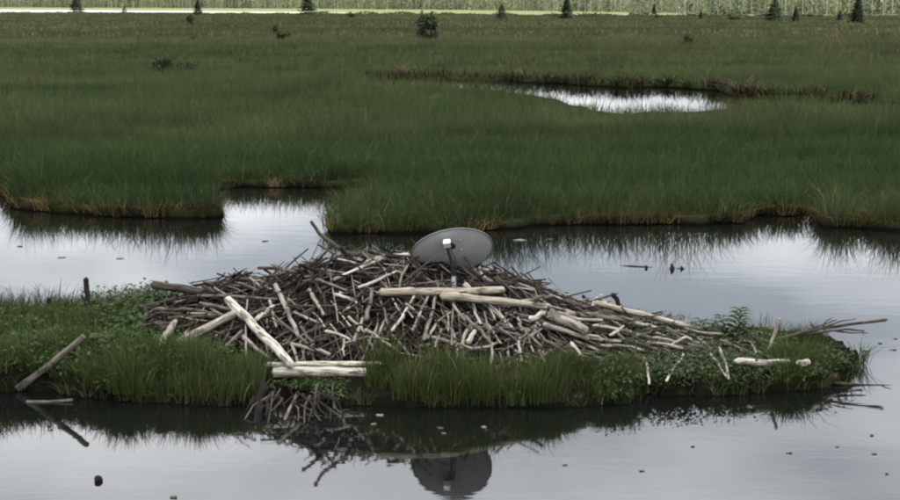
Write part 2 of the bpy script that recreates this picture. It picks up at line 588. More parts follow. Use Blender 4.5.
# ------------------------------------------------------------------ far forest
acc = Acc()
def forest():
    V, T, C = [], [], []
    fx = np.array([p[0] * (1 + q / p[1]) for p, q in zip(front, fo)]); fy = np.array([p[1] + q for p, q in zip(front, fo)])
    o = np.argsort(fx)
    fx, fy, fzz = fx[o], fy[o], np.array(zz)[o]
    n = 3200
    X = rng.uniform(-330, 330, n); row = rng.random(n) ** 1.2 * 34
    Y = np.interp(X, fx, fy) + row
    Z = np.interp(X, fx, fzz) - .1 + row * .01
    g = field(77, 30)(X, X * 0)
    H = rng.uniform(7, 13, n)
    # trunks: three-sided tapered poles
    for k in range(3):
        pass
    ang = np.arange(3) * 2.094
    rb = rng.uniform(.10, .19, n)
    tv = np.zeros((n, 6, 3))
    ly = rng.normal(0, .25, (n, 2))
    for k in range(3):
        tv[:, k] = np.stack([X + rb * np.cos(ang[k]), Y + rb * np.sin(ang[k]), Z - .3], 1)
        tv[:, 3 + k] = np.stack([X + ly[:, 0] + .3 * rb * np.cos(ang[k]), Y + ly[:, 1] + .3 * rb * np.sin(ang[k]), Z + H], 1)
    tt = np.array([(0, 1, 4), (0, 4, 3), (1, 2, 5), (1, 5, 4), (2, 0, 3), (2, 3, 5)])
    tc_ = np.repeat((np.array((.42, .41, .34)) * rng.uniform(.6, 1.1, (n, 1)))[:, None], 6, 1)  # trunks paled to carry the sunlight on the far wood
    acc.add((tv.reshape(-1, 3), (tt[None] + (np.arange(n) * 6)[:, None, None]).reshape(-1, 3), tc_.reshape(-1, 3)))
    # leaf clumps
    per = 80
    idx = np.repeat(np.arange(n), per); m_ = len(idx)
    hh = rng.random(m_) ** 1.5
    rad = (1.7 * (1 - hh * .7)) * np.sqrt(rng.random(m_))
    a = rng.uniform(0, 6.28, m_)
    cx = X[idx] + rad * np.cos(a) + ly[idx, 0] * hh; cy = Y[idx] + rad * np.sin(a); cz = Z[idx] + .4 + hh * H[idx]
    s = rng.uniform(.25, .6, m_)
    P = np.zeros((m_, 3, 3))
    for k in range(3):
        d = rng.normal(0, 1, (m_, 3)); d /= np.linalg.norm(d, axis=1, keepdims=True)
        P[:, k] = np.stack([cx, cy, cz], 1) + d * s[:, None]
    base = np.where(rng.random((n, 1)) < (.16 + .16 * g[:, None]), np.array((.05, .07, .03)), np.array((.19, .21, .095)) * rng.uniform(.75, 1.15, (n, 1)))  # sunlight on the far wood is put into the pale leaf colour
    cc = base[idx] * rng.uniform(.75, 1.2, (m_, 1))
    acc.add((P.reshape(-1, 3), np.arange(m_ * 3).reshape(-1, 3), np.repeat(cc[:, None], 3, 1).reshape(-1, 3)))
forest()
tag(acc.build('far_forest', M_far), 'birch and aspen wood, its pale green standing for sunlight, along the far edge of the marsh', 'forest', kind='stuff')

# ragged low scrub where the marsh meets the far meadow
acc = Acc()
n = 2600
ep = rng.uniform(300, 1150, n); ep[:500] = rng.uniform(-150, 320, 500)
eY = np.interp(ep, [p[0] for p in edge_px], [p[1] for p in edge_px]) - rng.random(n) ** 2 * 14 + .5
sx_ = (ep - 450) / F * eY
hs_ = np.clip(.45 + .35 * field(91, 9)(sx_, 0 * sx_), .12, 1.5) * rng.uniform(.5, 1.3, n)
hs_[:500] *= .35
cen = np.stack([sx_, eY, 0 * sx_ + .1], 1)
per = 9
idx = np.repeat(np.arange(n), per)
ctr = cen[idx] + rng.normal(0, 1, (n * per, 3)) * np.array((.5, .4, 0)) + np.stack([0 * idx, 0 * idx, rng.random(n * per) * hs_[idx]], 1)
P = ctr[:, None, :] + rng.normal(0, 1, (n * per, 3, 3)) * np.array((.28, .2, .16))
P[:, :, 2] = np.maximum(P[:, :, 2], 0)
cc = np.array((.034, .045, .019)) * rng.uniform(.6, 1.5, (n, 1))[idx]
acc.add((P.reshape(-1, 3), np.arange(n * per * 3).reshape(-1, 3), np.repeat(cc[:, None], 3, 1).reshape(-1, 3)))
tag(acc.build('edge_scrub', M_far), 'low dark scrub along the far edge of the marsh', 'scrub', kind='stuff')

# ------------------------------------------------------------------ spruces and bushes on the marsh
def spruce(px, py, wpx, hpx, label, Y=None):
    b = at_z(px, py, .1)
    if b.y > 620 or Y: b = Vector(((px - 450) / F * (Y or 600), Y or 600, .1))
    k = mpp(b.y)
    H, W = hpx * k, wpx * k * .62
    e = empty('spruce_tree', b)
    t = MB(); t.tube([b + Vector((0, 0, -.2)), b + Vector((0, 0, H * .5)), b + Vector((0, 0, H * .97))], [H * .022, H * .014, H * .004], (.05, .04, .03), 6)
    t.build('trunk', M_wood, e)
    a = Acc()
    nb = 1500
    hh = rng.random(nb) ** .75
    az = rng.uniform(0, 6.28, nb)
    lay = 1 + .28 * np.sin(hh * 55 + np.sin(az * 3) * 1.2)
    rr = W * (1.02 - hh) ** .8 * lay * rng.uniform(.35, 1.08, nb)
    cx = b.x + np.cos(az) * rr; cy = b.y + np.sin(az) * rr
    cz = b.z + H * (.03 + .97 * hh) - rr * .25
    s = (.10 * H * (1.1 - hh) ** .6 + .01 * H)
    P = np.zeros((nb, 3, 3))
    P[:, 0] = np.stack([cx + np.cos(az) * s * .6, cy + np.sin(az) * s * .6, cz - s * .25], 1)
    P[:, 1] = np.stack([cx - np.cos(az) * s * .5 - np.sin(az) * s * .3, cy - np.sin(az) * s * .5 + np.cos(az) * s * .3, cz + s * .12], 1)
    P[:, 2] = np.stack([cx - np.cos(az) * s * .5 + np.sin(az) * s * .3, cy - np.sin(az) * s * .5 - np.cos(az) * s * .3, cz + s * .05 - s * .3 * rng.random(nb)], 1)
    c = np.array((.022, .034, .016)) * rng.uniform(.6, 1.5, (nb, 1))
    a.add((P.reshape(-1, 3), np.arange(nb * 3).reshape(-1, 3), np.repeat(c[:, None], 3, 1).reshape(-1, 3)))
    a.build('crown', M_needle, e)
    tag(e, label, 'spruce', 'spruces along the far marsh edge')

spruce(81, 13, 13, 20, 'narrow dark spruce at the pale gravel bank, farthest from the yellow meadow', 585)
spruce(128, 13, 6, 7, 'tiny dark spruce standing alone in front of the pale bank', 570)
spruce(198, 16, 9, 17, 'slim dark spruce behind a small round bush on the marsh')
spruce(308, 15, 15, 26, 'tall dark spruce where the pale gravel bank fades out')
spruce(502, 19, 12, 15, 'short cone-shaped spruce before the yellow meadow strip')
spruce(567, 19, 12, 24, 'tall narrow spruce with a wide skirt before the yellow meadow')
spruce(701, 19, 5, 9, 'very small spruce before the yellow meadow strip')
spruce(652, 17, 5, 12, 'thin spruce at the far edge of the yellow meadow strip', 460)
spruce(775, 22, 20, 25, 'broadest dark bushy spruce on the marsh edge')
spruce(796, 22, 9, 15, 'small spruce right beside the broadest bushy spruce')
spruce(840, 22, 8, 12, 'small spruce close beside the tall tapering spruce')
spruce(858, 23, 15, 29, 'tall tapering dark spruce on the marsh edge with a small spruce beside it')

def bush(px, py, wpx, hpx, label, c, nl=700, name='marsh_bush', cat='bush'):
    b = at_z(px, py, .1)
    k = mpp(b.y)
    H, W = hpx * k, wpx * k * .5
    e = empty(name, b)
    t = MB()
    for i in range(9):
        a = random.uniform(0, 6.28); q = random.uniform(.3, .8)
        t.tube([b + Vector((math.cos(a) * W * .1, math.sin(a) * W * .1, -.1)), b + Vector((math.cos(a) * W * q * .6, math.sin(a) * W * q * .6, H * .45)),
                b + Vector((math.cos(a) * W * q, math.sin(a) * W * q, H * random.uniform(.7, .95)))], [H * .02, H * .013, H * .005], (.05, .042, .03), 5)
    t.build('stems', M_wood, e)
    a = Acc()
    lobes = [(random.uniform(-.6, .6) * W, random.uniform(-.5, .5) * W, random.uniform(.3, .78) * H, random.uniform(.25, .42)) for _ in range(9)]
    li = rng.integers(0, len(lobes), nl); LB = np.array(lobes)[li]
    d = rng.normal(0, 1, (nl, 3)); d /= np.linalg.norm(d, axis=1, keepdims=True); d *= (rng.random((nl, 1)) ** .4)
    ctr = np.stack([b.x + LB[:, 0] + d[:, 0] * W * LB[:, 3] * 1.2, b.y + LB[:, 1] + d[:, 1] * W * LB[:, 3] * 1.2, b.z + np.maximum(LB[:, 2] + d[:, 2] * H * LB[:, 3], .02 * H)], 1)
    P = ctr[:, None, :] + rng.normal(0, 1, (nl, 3, 3)) * (.045 * (H + W))
    P[:, :, 2] = np.maximum(P[:, :, 2], b.z - .05)
    cc = np.array(c) * rng.uniform(.6, 1.4, (nl, 1))
    a.add((P.reshape(-1, 3), np.arange(nl * 3).reshape(-1, 3), np.repeat(cc[:, None], 3, 1).reshape(-1, 3)))
    a.build('foliage', M_leaf, e)
    tag(e, label, cat, 'bushes scattered over the marsh')

DG = (.030, .044, .020); OL = (.045, .052, .018)
bush(427, 40, 24, 25, 'largest upright green bush standing alone on the marsh', (.055, .068, .034), 1500)
bush(284, 40, 15, 9, 'low olive bush on the marsh with a twiggy bush behind it', OL)
bush(275, 33, 8, 9, 'small twiggy dark bush behind the low olive bush', DG, 300)
bush(190, 25, 9, 11, 'small round dark bush in front of a slim spruce', DG, 400)
bush(193, 41, 6, 6, 'tiny dark bush on open marsh nearer than the slim spruce', DG, 250)
bush(689, 46, 13, 11, 'small dark bush beside the straw coloured marsh band', DG, 450)
bush(162, 72, 30, 14, 'wide low dark willow clump on the marsh, darker of a pair', (.022, .036, .014), 900)
bush(187, 72, 26, 10, 'wide low willow clump with straw at its foot, paler of a pair', (.032, .046, .02), 700)
bush(352, 18, 14, 6, 'low dark bush at the edge of the marsh where the gravel bank fades out', DG, 300)
bush(657, 19, 7, 5, 'tiny dark bush at the foot of the yellow meadow strip', DG, 200)
bush(735, 20, 18, 5, 'long low dark bush at the end of the yellow meadow strip', DG, 300)

# ================================================================== THE ISLAND
isl_px = [(-80, 384), (-20, 392), (40, 391), (80, 396), (110, 402), (200, 405), (250, 404), (258, 396), (300, 396), (330, 405), (440, 408), (560, 407), (625, 404),
          (640, 394), (700, 397), (760, 394), (820, 389), (850, 378), (856, 364), (838, 352), (780, 338), (700, 334), (560, 322), (400, 312), (160, 312), (60, 316), (-40, 320), (-110, 345)]
isl = [S(*p) for p in isl_px]
isl_l = jitter_line(isl + [isl[0]], .12, .035, 5)[:-1]
# lodge mound
HX = [-3.05, -2.9, -2.7, -2.1, -1.4, -.94, -.47, 0, .47, .94, 1.4, 1.9, 2.36, 2.8, 3.4, 3.8]
HZ = [.05, .30, .50, .62, .74, .86, .87, .82, .70, .54, .41, .29, .21, .15, .08, .0]
fl = field(33, .55, n=12)
def lodge_h(x, y):
    h = np.interp(x, HX, HZ)
    wf = np.interp(x, [-3, -2.4, -1, .6, 1.6, 2.6, 3.6], [.6, .9, 1.35, 1.4, 1.2, 1.0, .8])
    y0 = np.interp(x, [-3, 0, 3.6], [14.9, 14.85, 14.6])
    t = (np.asarray(y) - y0) / wf
    t = np.abs(t)
    return h * np.maximum(1 - t ** 1.7, 0) ** .8 * (1 + .055 * fl(x, y))
# broad swell of the island itself
fi = field(31, 1.2)
def island_z(x, y):
    x = np.asarray(x, float)
    base = np.interp(x, [-5, -3, -2, 1.5, 2.5, 4], [.22, .24, .14, .12, .12, .10])
    yc = np.interp(x, [-5, 0, 4], [14.8, 14.8, 14.2])
    return base * np.clip(1.15 - ((np.asarray(y) - yc) / 2.0) ** 2 * .8, .35, 1) + .015 * fi(x, y)
def ground(x, y): return np.maximum(lodge_h(x, y), island_z(x, y))

# island ground as a fine height sheet inside the outline
def height_sheet(name, poly, fn, step, c, material, zb=-.35):
    P = np.array(poly)
    x0, y0 = P.min(0); x1, y1 = P.max(0)
    gx = np.arange(x0, x1 + step, step); gy = np.arange(y0, y1 + step, step)
    X, Y = np.meshgrid(gx, gy)
    ins = pip(X.ravel(), Y.ravel(), poly).reshape(X.shape)
    Z = np.where(ins, fn(X, Y), zb)
    Z = Z + rng.normal(0, .012, Z.shape)
    ny, nx = X.shape
    idx = np.arange(ny * nx).reshape(ny, nx)
    q = np.stack([idx[:-1, :-1], idx[:-1, 1:], idx[1:, 1:], idx[1:, :-1]], -1).reshape(-1, 4)
    keep = ins.ravel()[q].any(1); q = q[keep]
    tri = np.concatenate([q[:, [0, 1, 2]], q[:, [0, 2, 3]]])
    used = np.unique(tri); mp_ = -np.ones(ny * nx, int); mp_[used] = np.arange(len(used))
    V = np.stack([X.ravel(), Y.ravel(), Z.ravel()], 1)[used]
    return np_mesh(name, V, mp_[tri], np.tile(np.array(c, np.float32), (len(used), 1)), material)
tag(height_sheet('island_ground', isl_l, island_z, .05, (.006, .0055, .004), M_soil), kind='structure')

# ------------------------------------------------------------------ beaver lodge
lodge = empty('beaver_lodge', (0, 14.8, .1))
tag(lodge, 'long brushy beaver lodge of piled sticks carrying a satellite dish', 'beaver lodge')
lp = []
for i in range(60):
    a = i / 60 * 2 * math.pi
    cx, cy = .35, 14.8
    lp.append((cx + 3.35 * math.cos(a), cy + 1.35 * math.sin(a)))
core = height_sheet('mud_core', lp, lambda x, y: lodge_h(x, y) - .03, .06, (.008, .007, .0055), M_soil, zb=.02)
core.parent = lodge; core.matrix_parent_inverse = lodge.matrix_basis.inverted()

TONES = {'w': (.30, .272, .228), 'l': (.185, .163, .135), 'g': (.10, .086, .070), 'b': (.052, .042, .033), 'k': (.017, .014, .012), 'c': (.235, .203, .157), 'y': (.28, .262, .205)}

def hit(px, py, off=0.0):
    d = ray(px, py)
    lo = 12.0
    prev = None
    for i in range(240):
        Y = 12.6 + i * .02
        p = CAM + d * (Y / d.y)
        s = float(ground(p.x, p.y)) if True else 0
        if p.z < s + off:
            return p
    return None

def log_mesh(pts, r0, r1, tone, nseg=None, n=8, bend=.3, knots=True):
    """irregular stick or log through pts"""
    P = [Vector(p) for p in pts]
    if len(P) == 2:
        ax = (P[1] - P[0])
        P.insert(1, P[0].lerp(P[1], random.uniform(.35, .65)) + ax.cross(Vector((0, -.9, .4))).normalized() * random.gauss(0, .016 if r0 > .02 else .026) * ax.length)
    # resample
    res = []
    for a, b in zip(P[:-1], P[1:]):
        k = nseg or 3
        for i in range(k):
            res.append(a.lerp(b, i / k))
    res.append(P[-1])
    Ltot = sum((a - b).length for a, b in zip(res[:-1], res[1:]))
    m_ = len(res)
    rad = []
    for i, p in enumerate(res):
        t = i / (m_ - 1)
        rad.append((r0 + (r1 - r0) * t) * random.uniform(.94, 1.06))
        if 0 < i < m_ - 1:
            res[i] = p + Vector((random.gauss(0, 1), random.gauss(0, 1), random.gauss(0, 1))) * min(r0 * bend * .8, Ltot * .018)
    mb = MB()
    c = Vector(tone) * random.uniform(.88, 1.12)
    mb.tube(res, rad, tuple(c), n, .13, 1.0, True, tuple(c * 1.12), random.uniform(.1, 1.6))
    if knots and random.random() < .38 and Ltot > .2:      # stub of a side twig
        i = random.randrange(1, m_ - 1)
        t = (res[i + 1] - res[i]).normalized()
        sd = t.cross(Vector((random.gauss(0, 1), random.gauss(0, 1), random.gauss(0, 1)))).normalized()
        rs = rad[i] * random.uniform(.3, .55)
        ls = min(Ltot * .3, .16) * random.uniform(.35, 1)
        mb.tube([res[i], res[i] + sd * ls * .5 + t * ls * .3, res[i] + sd * ls * .8 + t * ls * .75], [rs, rs * .8, rs * .45], tuple(c * .9), 5, .1)
    return mb

# hand-placed sticks: polyline in photograph pixels, width in pixels, tone, constant distance (or None = lying on the mound)
sticks = [
    ([(202, 286), (250, 279), (290, 273)], 3.2, 'b', 14.9), ([(258, 268), (290, 270), (318, 272)], 4, 'b', 14.9),
    ([(139, 314), (160, 309), (184, 309), (206, 312)], 4, 'g', None), ([(202, 304), (249, 314)], 5, 'g', None),
    ([(218, 358), (242, 331)], 5.5, 'g', None), ([(276, 286), (288, 310), (297, 334)], 6, 'l', None),
    ([(310, 291), (317, 302), (323, 314)], 5, 'l', None), ([(335, 279), (360, 268), (380, 260)], 4.5, 'w', None),
    ([(360, 287), (380, 279), (396, 271), (405, 276)], 3.6, 'w', None), ([(400, 286), (409, 264)], 3, 'l', None),
    ([(326, 258), (346, 260)], 4, 'g', 14.9), ([(328, 332), (348, 339)], 4, 'w', None), ([(368, 331), (395, 349)], 4.2, 'w', None),
    ([(369, 341), (379, 353)], 4, 'l', None), ([(350, 318), (364, 331)], 4, 'l', None), ([(294, 345), (328, 354)], 5, 'l', None),
    ([(292, 345), (297, 361)], 4, 'l', None), ([(344, 341), (344, 354)], 3, 'l', None), ([(393, 329), (402, 318), (414, 296)], 4.2, 'w', None),
    ([(413, 329), (427, 298)], 4, 'l', None), ([(337, 295), (355, 302)], 4, 'w', None), ([(296, 313), (317, 322)], 4, 'l', None),
    ([(270, 302), (276, 325)], 4, 'l', None), ([(258, 318), (272, 307)], 6, 'w', None), ([(249, 318), (270, 338)], 4, 'l', None),
    ([(245, 338), (267, 356)], 6, 'l', None), ([(424, 338), (430, 320), (437, 293)], 5, 'l', None), ([(429, 336), (437, 322), (449, 314)], 4, 'l', None),
    ([(474, 305), (480, 322)], 4, 'w', None), ([(453, 304), (464, 319)], 4, 'l', None), ([(467, 318), (489, 341)], 5, 'g', None),
    ([(471, 349), (496, 343)], 4, 'l', None), ([(469, 341), (474, 332)], 7, 'w', None), ([(462, 347), (471, 325)], 5, 'l', None),
    ([(447, 313), (449, 334)], 3, 'l', None), ([(532, 318), (543, 313)], 8, 'w', None), ([(546, 325), (586, 338)], 6.5, 'l', None),
    ([(593, 305), (602, 295)], 4, 'w', None), ([(508, 359), (522, 361), (537, 367)], 4, 'l', None), ([(519, 343), (521, 360)], 4, 'l', None),
    ([(508, 352), (510, 373)], 3.4, 'l', None), ([(590, 336), (618, 341)], 4, 'l', None), ([(629, 322), (658, 328)], 5, 'l', None),
    ([(573, 345), (581, 355)], 5, 'w', None), ([(560, 313), (600, 320)], 5, 'l', None), ([(596, 326), (628, 331)], 4.4, 'c', None),
    ([(600, 317), (640, 322)], 5, 'g', None), ([(604, 346), (640, 350)], 4.2, 'l', None), ([(640, 335), (672, 341)], 4, 'l', None),
    ([(650, 343), (680, 348)], 4.4, 'l', None), ([(566, 332), (600, 340)], 4, 'l', None), ([(540, 338), (566, 352)], 4, 'g', None),
    ([(612, 334), (622, 327)], 4, 'w', None), ([(520, 325), (540, 345)], 4, 'g', None), ([(484, 300), (494, 318)], 3.4, 'l', None),
    ([(380, 300), (387, 322)], 3.6, 'g', None), ([(396, 305), (403, 316)], 3, 'l', None), ([(302, 328), (312, 342)], 4, 'g', None),
    ([(262, 335), (268, 352)], 3, 'l', None), ([(235, 318), (222, 345)], 4, 'b', None), ([(318, 280), (345, 290)], 4, 'g', None),
    ([(200, 296), (240, 297), (275, 299)], 4, 'g', None), ([(170, 318), (215, 315)], 4, 'b', None), ([(348, 308), (372, 296)], 3.2, 'l', None),
    ([(355, 340), (362, 320)], 5, 'l', None), ([(366, 318), (372, 290)], 6, 'g', None), ([(452, 330), (456, 345)], 4, 'l', None), ([(488, 325), (500, 342)], 3.6, 'l', None),
    ([(540, 352), (548, 368)], 3.2, 'g', None), ([(528, 330), (533, 350)], 3.2, 'l', None), ([(436, 345), (441, 330)], 3.4, 'l', None), ([(610, 305), (660, 320)], 6, 'c', None),
    ([(655, 318), (700, 328)], 5, 'c', None), ([(674, 344), (687, 337), (697, 343)], 3.6, 'w', None), ([(690, 330), (722, 334)], 4, 'l', None),
    ([(667, 380), (683, 355)], 4, 'w', None), ([(647, 364), (649, 383)], 3.6, 'w', None), ([(719, 348), (728, 378)], 4, 'w', None), ([(711, 355), (726, 376)], 3.6, 'l', None),
    ([(759, 352), (780, 361)], 4, 'l', None), ([(750, 335), (756, 352)], 4, 'l', None),
    ([(613, 295), (618, 301), (618, 310)], 6.5, 'k', 14.7), ([(500, 283), (503, 293)], 4, 'k', 14.8),
]
count = 0
def poly_world(pts, wpx, Yc, lift=.07):
    res = []
    lastY = None
    for (px, py) in pts:
        if Yc:
            p = at_y(px, py, Yc)
        else:
            p = hit(px, py, wpx * .5 * mpp(14.5) + (lift if 150 < px < 700 else .06))
            if p is None: p = at_y(px, py, lastY or 14.85)
        if lastY and abs(p.y - lastY) > .8: p = at_y(px, py, lastY + math.copysign(.8, p.y - lastY))
        lastY = p.y
        res.append(p)
    return res
for pts, wpx, tn, Yc in sticks:
    P = poly_world(pts, wpx, Yc)
    if Yc is None:                       # let the far ends sink into the pile a little
        d = (P[-1] - P[0]).normalized()
        P[0] = P[0] - d * .02; P[-1] = P[-1] + d * .02
    r = wpx * .37 * mpp(P[0].y)
    o = log_mesh(P, r * 1.1, r * .85, TONES[tn]).build('stick', M_wood, lodge)
    count += 1

# the rest of the pile
def random_stick():
    zone = random.random()
    x = random.uniform(-2.95, 3.3)
    if random.random() < .25: x = random.uniform(-2.9, 1.2)
    y = 14.85 + random.uniform(-1.4, .75)
    s = float(lodge_h(x, y))
    if s < .06 + max(0, -x - 2) * .1: return None
    e = .04
    gx = (float(lodge_h(x + e, y)) - float(lodge_h(x - e, y))) / (2 * e)
    gy = (float(lodge_h(x, y + e)) - float(lodge_h(x, y - e))) / (2 * e)
    gx = max(-1.2, min(1.2, gx)); gy = max(-1.5, min(1.5, gy))
    n = Vector((-gx, -gy, 1)).normalized()
    tx = Vector((1, 0, gx)).normalized()
    ty = n.cross(tx).normalized()        # up-slope for the front face
    top = y > 14.6
    if x < -1.7:
        a = random.gauss(0, 22) if random.random() < .72 else random.gauss(90, 35)
    elif x > 1.0:
        a = random.gauss(-8, 16) if random.random() < .85 else random.uniform(-90, 90)
    elif top:
        a = random.gauss(0, 28)
    else:
        u = random.random()
        a = random.gauss(90, 28) if u < .42 else (random.gauss(-40, 25) if u < .72 else random.gauss(10, 35))
    a = R(a)
    d = (tx * math.cos(a) + ty * math.sin(a) + n * random.gauss(0, .10)).normalized()
    Ls = random.lognormvariate(-.95, .42)
    Ls = min(max(Ls, .14), .85)
    if x > 1.0: Ls *= 1.15
    r = random.lognormvariate(-4.88, .40)
    r = min(max(r, .0035), .026)
    off = random.uniform(-.02, .06)
    c = Vector((x, y, s)) + n * off
    P = [c - d * Ls * .5, c + d * Ls * .5]
    mid = c + ty * random.gauss(0, .025) + n * random.gauss(0, .015)
    u = random.random()
    q = random.random()
    if q < .54: tn = 'k'
    elif q < .76: tn = 'b'
    elif q < .89: tn = 'g'
    elif q < .965: tn = 'l'
    else: tn = 'w'
    if x > 1.0 and tn == 'k' and random.random() < .6: tn = 'g' if random.random() < .6 else 'l'
    return [P[0], mid, P[1]], r, tn, Ls * r, off + (.05 if y < 14.9 else -.2)
pool = []
while len(pool) < 2700:
    s_ = random_stick()
    if s_: pool.append(s_)
pool.sort(key=lambda s_: -(s_[3] * (1 + 8 * max(s_[4], 0)) * (0.2 if s_[4] < 0 else 1) * (1.8 if s_[2] in 'wlg' else 1)))
nind = 298 - count
for P, r, tn, _, _ in pool[:nind]:
    log_mesh(P, r * 1.1, r * .75, TONES[tn], nseg=2, n=6, bend=.5).build('stick', M_wood, lodge)
allmb = MB()
for P, r, tn, _, _ in pool[nind:]:
    q = log_mesh(P, r * 1.1, r * .7, TONES[tn], nseg=2, n=5, bend=.5)
    allmb.add(q.v, q.f, q.c, q.g)
tag(allmb.build('stick_pile', M_wood, lodge), kind='stuff')

# ------------------------------------------------------------------ logs and branches that lie on or by the lodge
def log_thing(name, pts, wpx, tn, label, cat='log', Yc=None, taper=.88, group=None, branches=()):
    P = poly_world(pts, wpx, Yc, .11)
    r = wpx * .5 * mpp(P[0].y)
    if not branches:
        o = log_mesh(P, r, r * taper, TONES[tn], nseg=4, n=12, bend=.11).build(name, M_wood, smooth=False)
    else:
        o = empty(name, P[0])
        log_mesh(P, r, r * taper, TONES[tn], nseg=4, n=9, bend=.16).build('stem', M_wood, o)
        for bp, bw in branches:
            Q = poly_world(bp, bw, Yc)
            rb = bw * .5 * mpp(Q[0].y)
            log_mesh(Q, rb, rb * .5, TONES[tn], nseg=3, n=6).build('twig', M_wood, o)
    tag(o, label, cat, group)
    return o
log_thing('log', [(153, 285), (185, 289), (218, 294)], 8.5, 'b', 'thick dark log jutting out from the end of the stick pile', Yc=14.75)
log_thing('log', [(179, 342), (205, 329), (236, 313)], 9, 'l', 'smooth grey log leaning up the lodge, crossed by a paler log')
log_thing('log', [(228, 300), (256, 328), (290, 364)], 9.5, 'w', 'long pale debarked log slanting down the lodge to two pale logs at its foot')
log_thing('log', [(161, 341), (175, 322)], 7.5, 'l', 'short stubby grey log standing in leaves at the end of the lodge')
log_thing('log', [(381, 292), (440, 292), (503, 290)], 8.5, 'c', 'straight cream log lying just below the dish mast')
log_thing('log', [(443, 296), (490, 300), (546, 307)], 10, 'c', 'thicker cream log pointing down the slope below the straight cream log', taper=.6)
log_thing('log', [(267, 365), (320, 364), (382, 364)], 6, 'y', 'thin upper pale log at the foot of the lodge, above a wide one', Yc=13.55)
log_thing('log', [(274, 372), (320, 372), (366, 373)], 11.5, 'y', 'wide pale yellowish log in the grass at the foot of the lodge', Yc=13.42)
log_thing('log', [(550, 314), (586, 331)], 10, 'l', 'short fat grey log with blunt end on the long slope of the lodge')
log_thing('log', [(596, 303), (640, 314), (690, 326)], 6, 'c', 'long thin pale log along the crest of the low end of the lodge', Yc=14.65)
log_thing('log', [(376, 259), (395, 256), (413, 255)], 5.5, 'w', 'short white peeled stick log beside the satellite dish rim', Yc=14.85)
log_thing('log', [(738, 361), (760, 363), (788, 362)], 7, 'w', 'short white log lying in green herbs at the low end of the island')
log_thing('log', [(799, 364), (808, 362)], 8, 'w', 'small white log stub in grass at the island tip')
log_thing('log', [(18, 389), (50, 365), (84, 336)], 8, 'g', 'leaning grey log rising from the water through island grass', taper=.75, Yc=13.45)
log_thing('stick', [(768, 353), (774, 336), (780, 319)], 4, 'l', 'straight pale stick standing upright among the low herbs', 'stick', Yc=14.1)
log_thing('stick', [(150, 364), (168, 356)], 4, 'w', 'short white stick lying on broad leaves of the island', 'stick')
log_thing('dead_branch', [(377, 258), (346, 253), (332, 243), (318, 233), (311, 221)], 5.5, 'b', 'dark curved bare branch rising like an antler from the lodge top', 'branch', Yc=14.9, taper=.6,
          branches=[([(340, 249), (348, 246), (352, 252)], 3), ([(332, 260), (340, 256), (350, 254)], 4)])
log_thing('tree_stump', [(87, 314), (87, 300), (86, 279)], 6, 'k', 'thin blackened snag standing upright in the island grass', 'stump', Yc=15.6, taper=.9,
          branches=[([(87, 305), (95, 301), (98, 306)], 3.5)])
log_thing('snag_stub', [(46, 318), (49, 298)], 5, 'k', 'short black snag stub hidden in tall grass, taller of two', 'stump', Yc=15.7)
log_thing('snag_stub', [(56, 320), (56, 300)], 5, 'b', 'short brown snag stub hidden in tall grass, shorter of two', 'stump', Yc=15.6)
log_thing('dead_branch', [(772, 341), (805, 332), (836, 326), (886, 320)], 4.2, 'b', 'long dark bare branch reaching out over the water from the island tip', 'branch', Yc=14.5, taper=.7,
          branches=[([(806, 331), (825, 324), (836, 320)], 2.4), ([(815, 330), (842, 321), (856, 319)], 2.2), ([(836, 331), (852, 333), (868, 333)], 2.4), ([(822, 328), (826, 321), (832, 318)], 2)])
log_thing('dead_branch', [(785, 336), (815, 333), (845, 329), (864, 331)], 3, 'b', 'short thin bare branch under the long overhanging branch', 'branch', Yc=14.65, taper=.6,
          branches=[([(812, 333), (814, 327), (810, 322)], 2)])
log_thing('floating_stick', [(27, 402), (50, 402), (72, 400)], 3.4, 'g', 'grey stick floating flat in front of the leaning log', 'stick', Yc=at_z(50, 402, .0).y)
log_thing('floating_stick', [(835, 383), (860, 385), (886, 386)], 3.4, 'b', 'dark stick floating at the grassy tip of the island', 'stick', Yc=at_z(860, 385, 0).y)

# dark root tangle on the bank below the pale logs
tang = [([(262, 384), (258, 405), (256, 426)], 9, 'k', 'black log shape standing for the dark gap in the bank below the pale logs'),  # log shape added to draw the dark gap in the bank
        ([(298, 393), (290, 410), (281, 427)], 3.4, 'g', 'bare grey stick slanting into the water beside the black gap shape')]
for pts, wpx, tn, lab in tang:
    a = at_z(*pts[-1], -.03); b = at_y(*pts[0], 13.05)
    mid = a.lerp(b, .5)
    r = wpx * .5 * mpp(13)
    tag(log_mesh([b, mid, a], r, r * .9, Vector(TONES[tn]) * (.45 if tn == 'k' else 1), 3, 9).build('dark_gap' if wpx > 5 else 'stick', M_wood), lab, 'log' if wpx > 5 else 'stick')
rt = empty('root_tangle', at_z(300, 402, 0))
for i in range(34):
    px = random.uniform(270, 340); py = random.uniform(396, 410)
    a = at_y(px, py - random.uniform(2, 16), 12.85 + random.uniform(-.05, .15))
    b = at_z(px + random.gauss(0, 13), min(py + random.uniform(4, 22), 426), -.02)
    c_ = a.lerp(b, .5) + Vector((random.gauss(0, .04), 0, random.uniform(0, .05)))
    r = random.uniform(.006, .014)
    log_mesh([a, c_, b], r, r * .6, TONES[random.choice('kkkkbb')], 2, 6).build('root', M_wood, rt)
tag(rt, 'tangle of dark bare roots and twigs dipping into the water below the pale logs', 'roots')

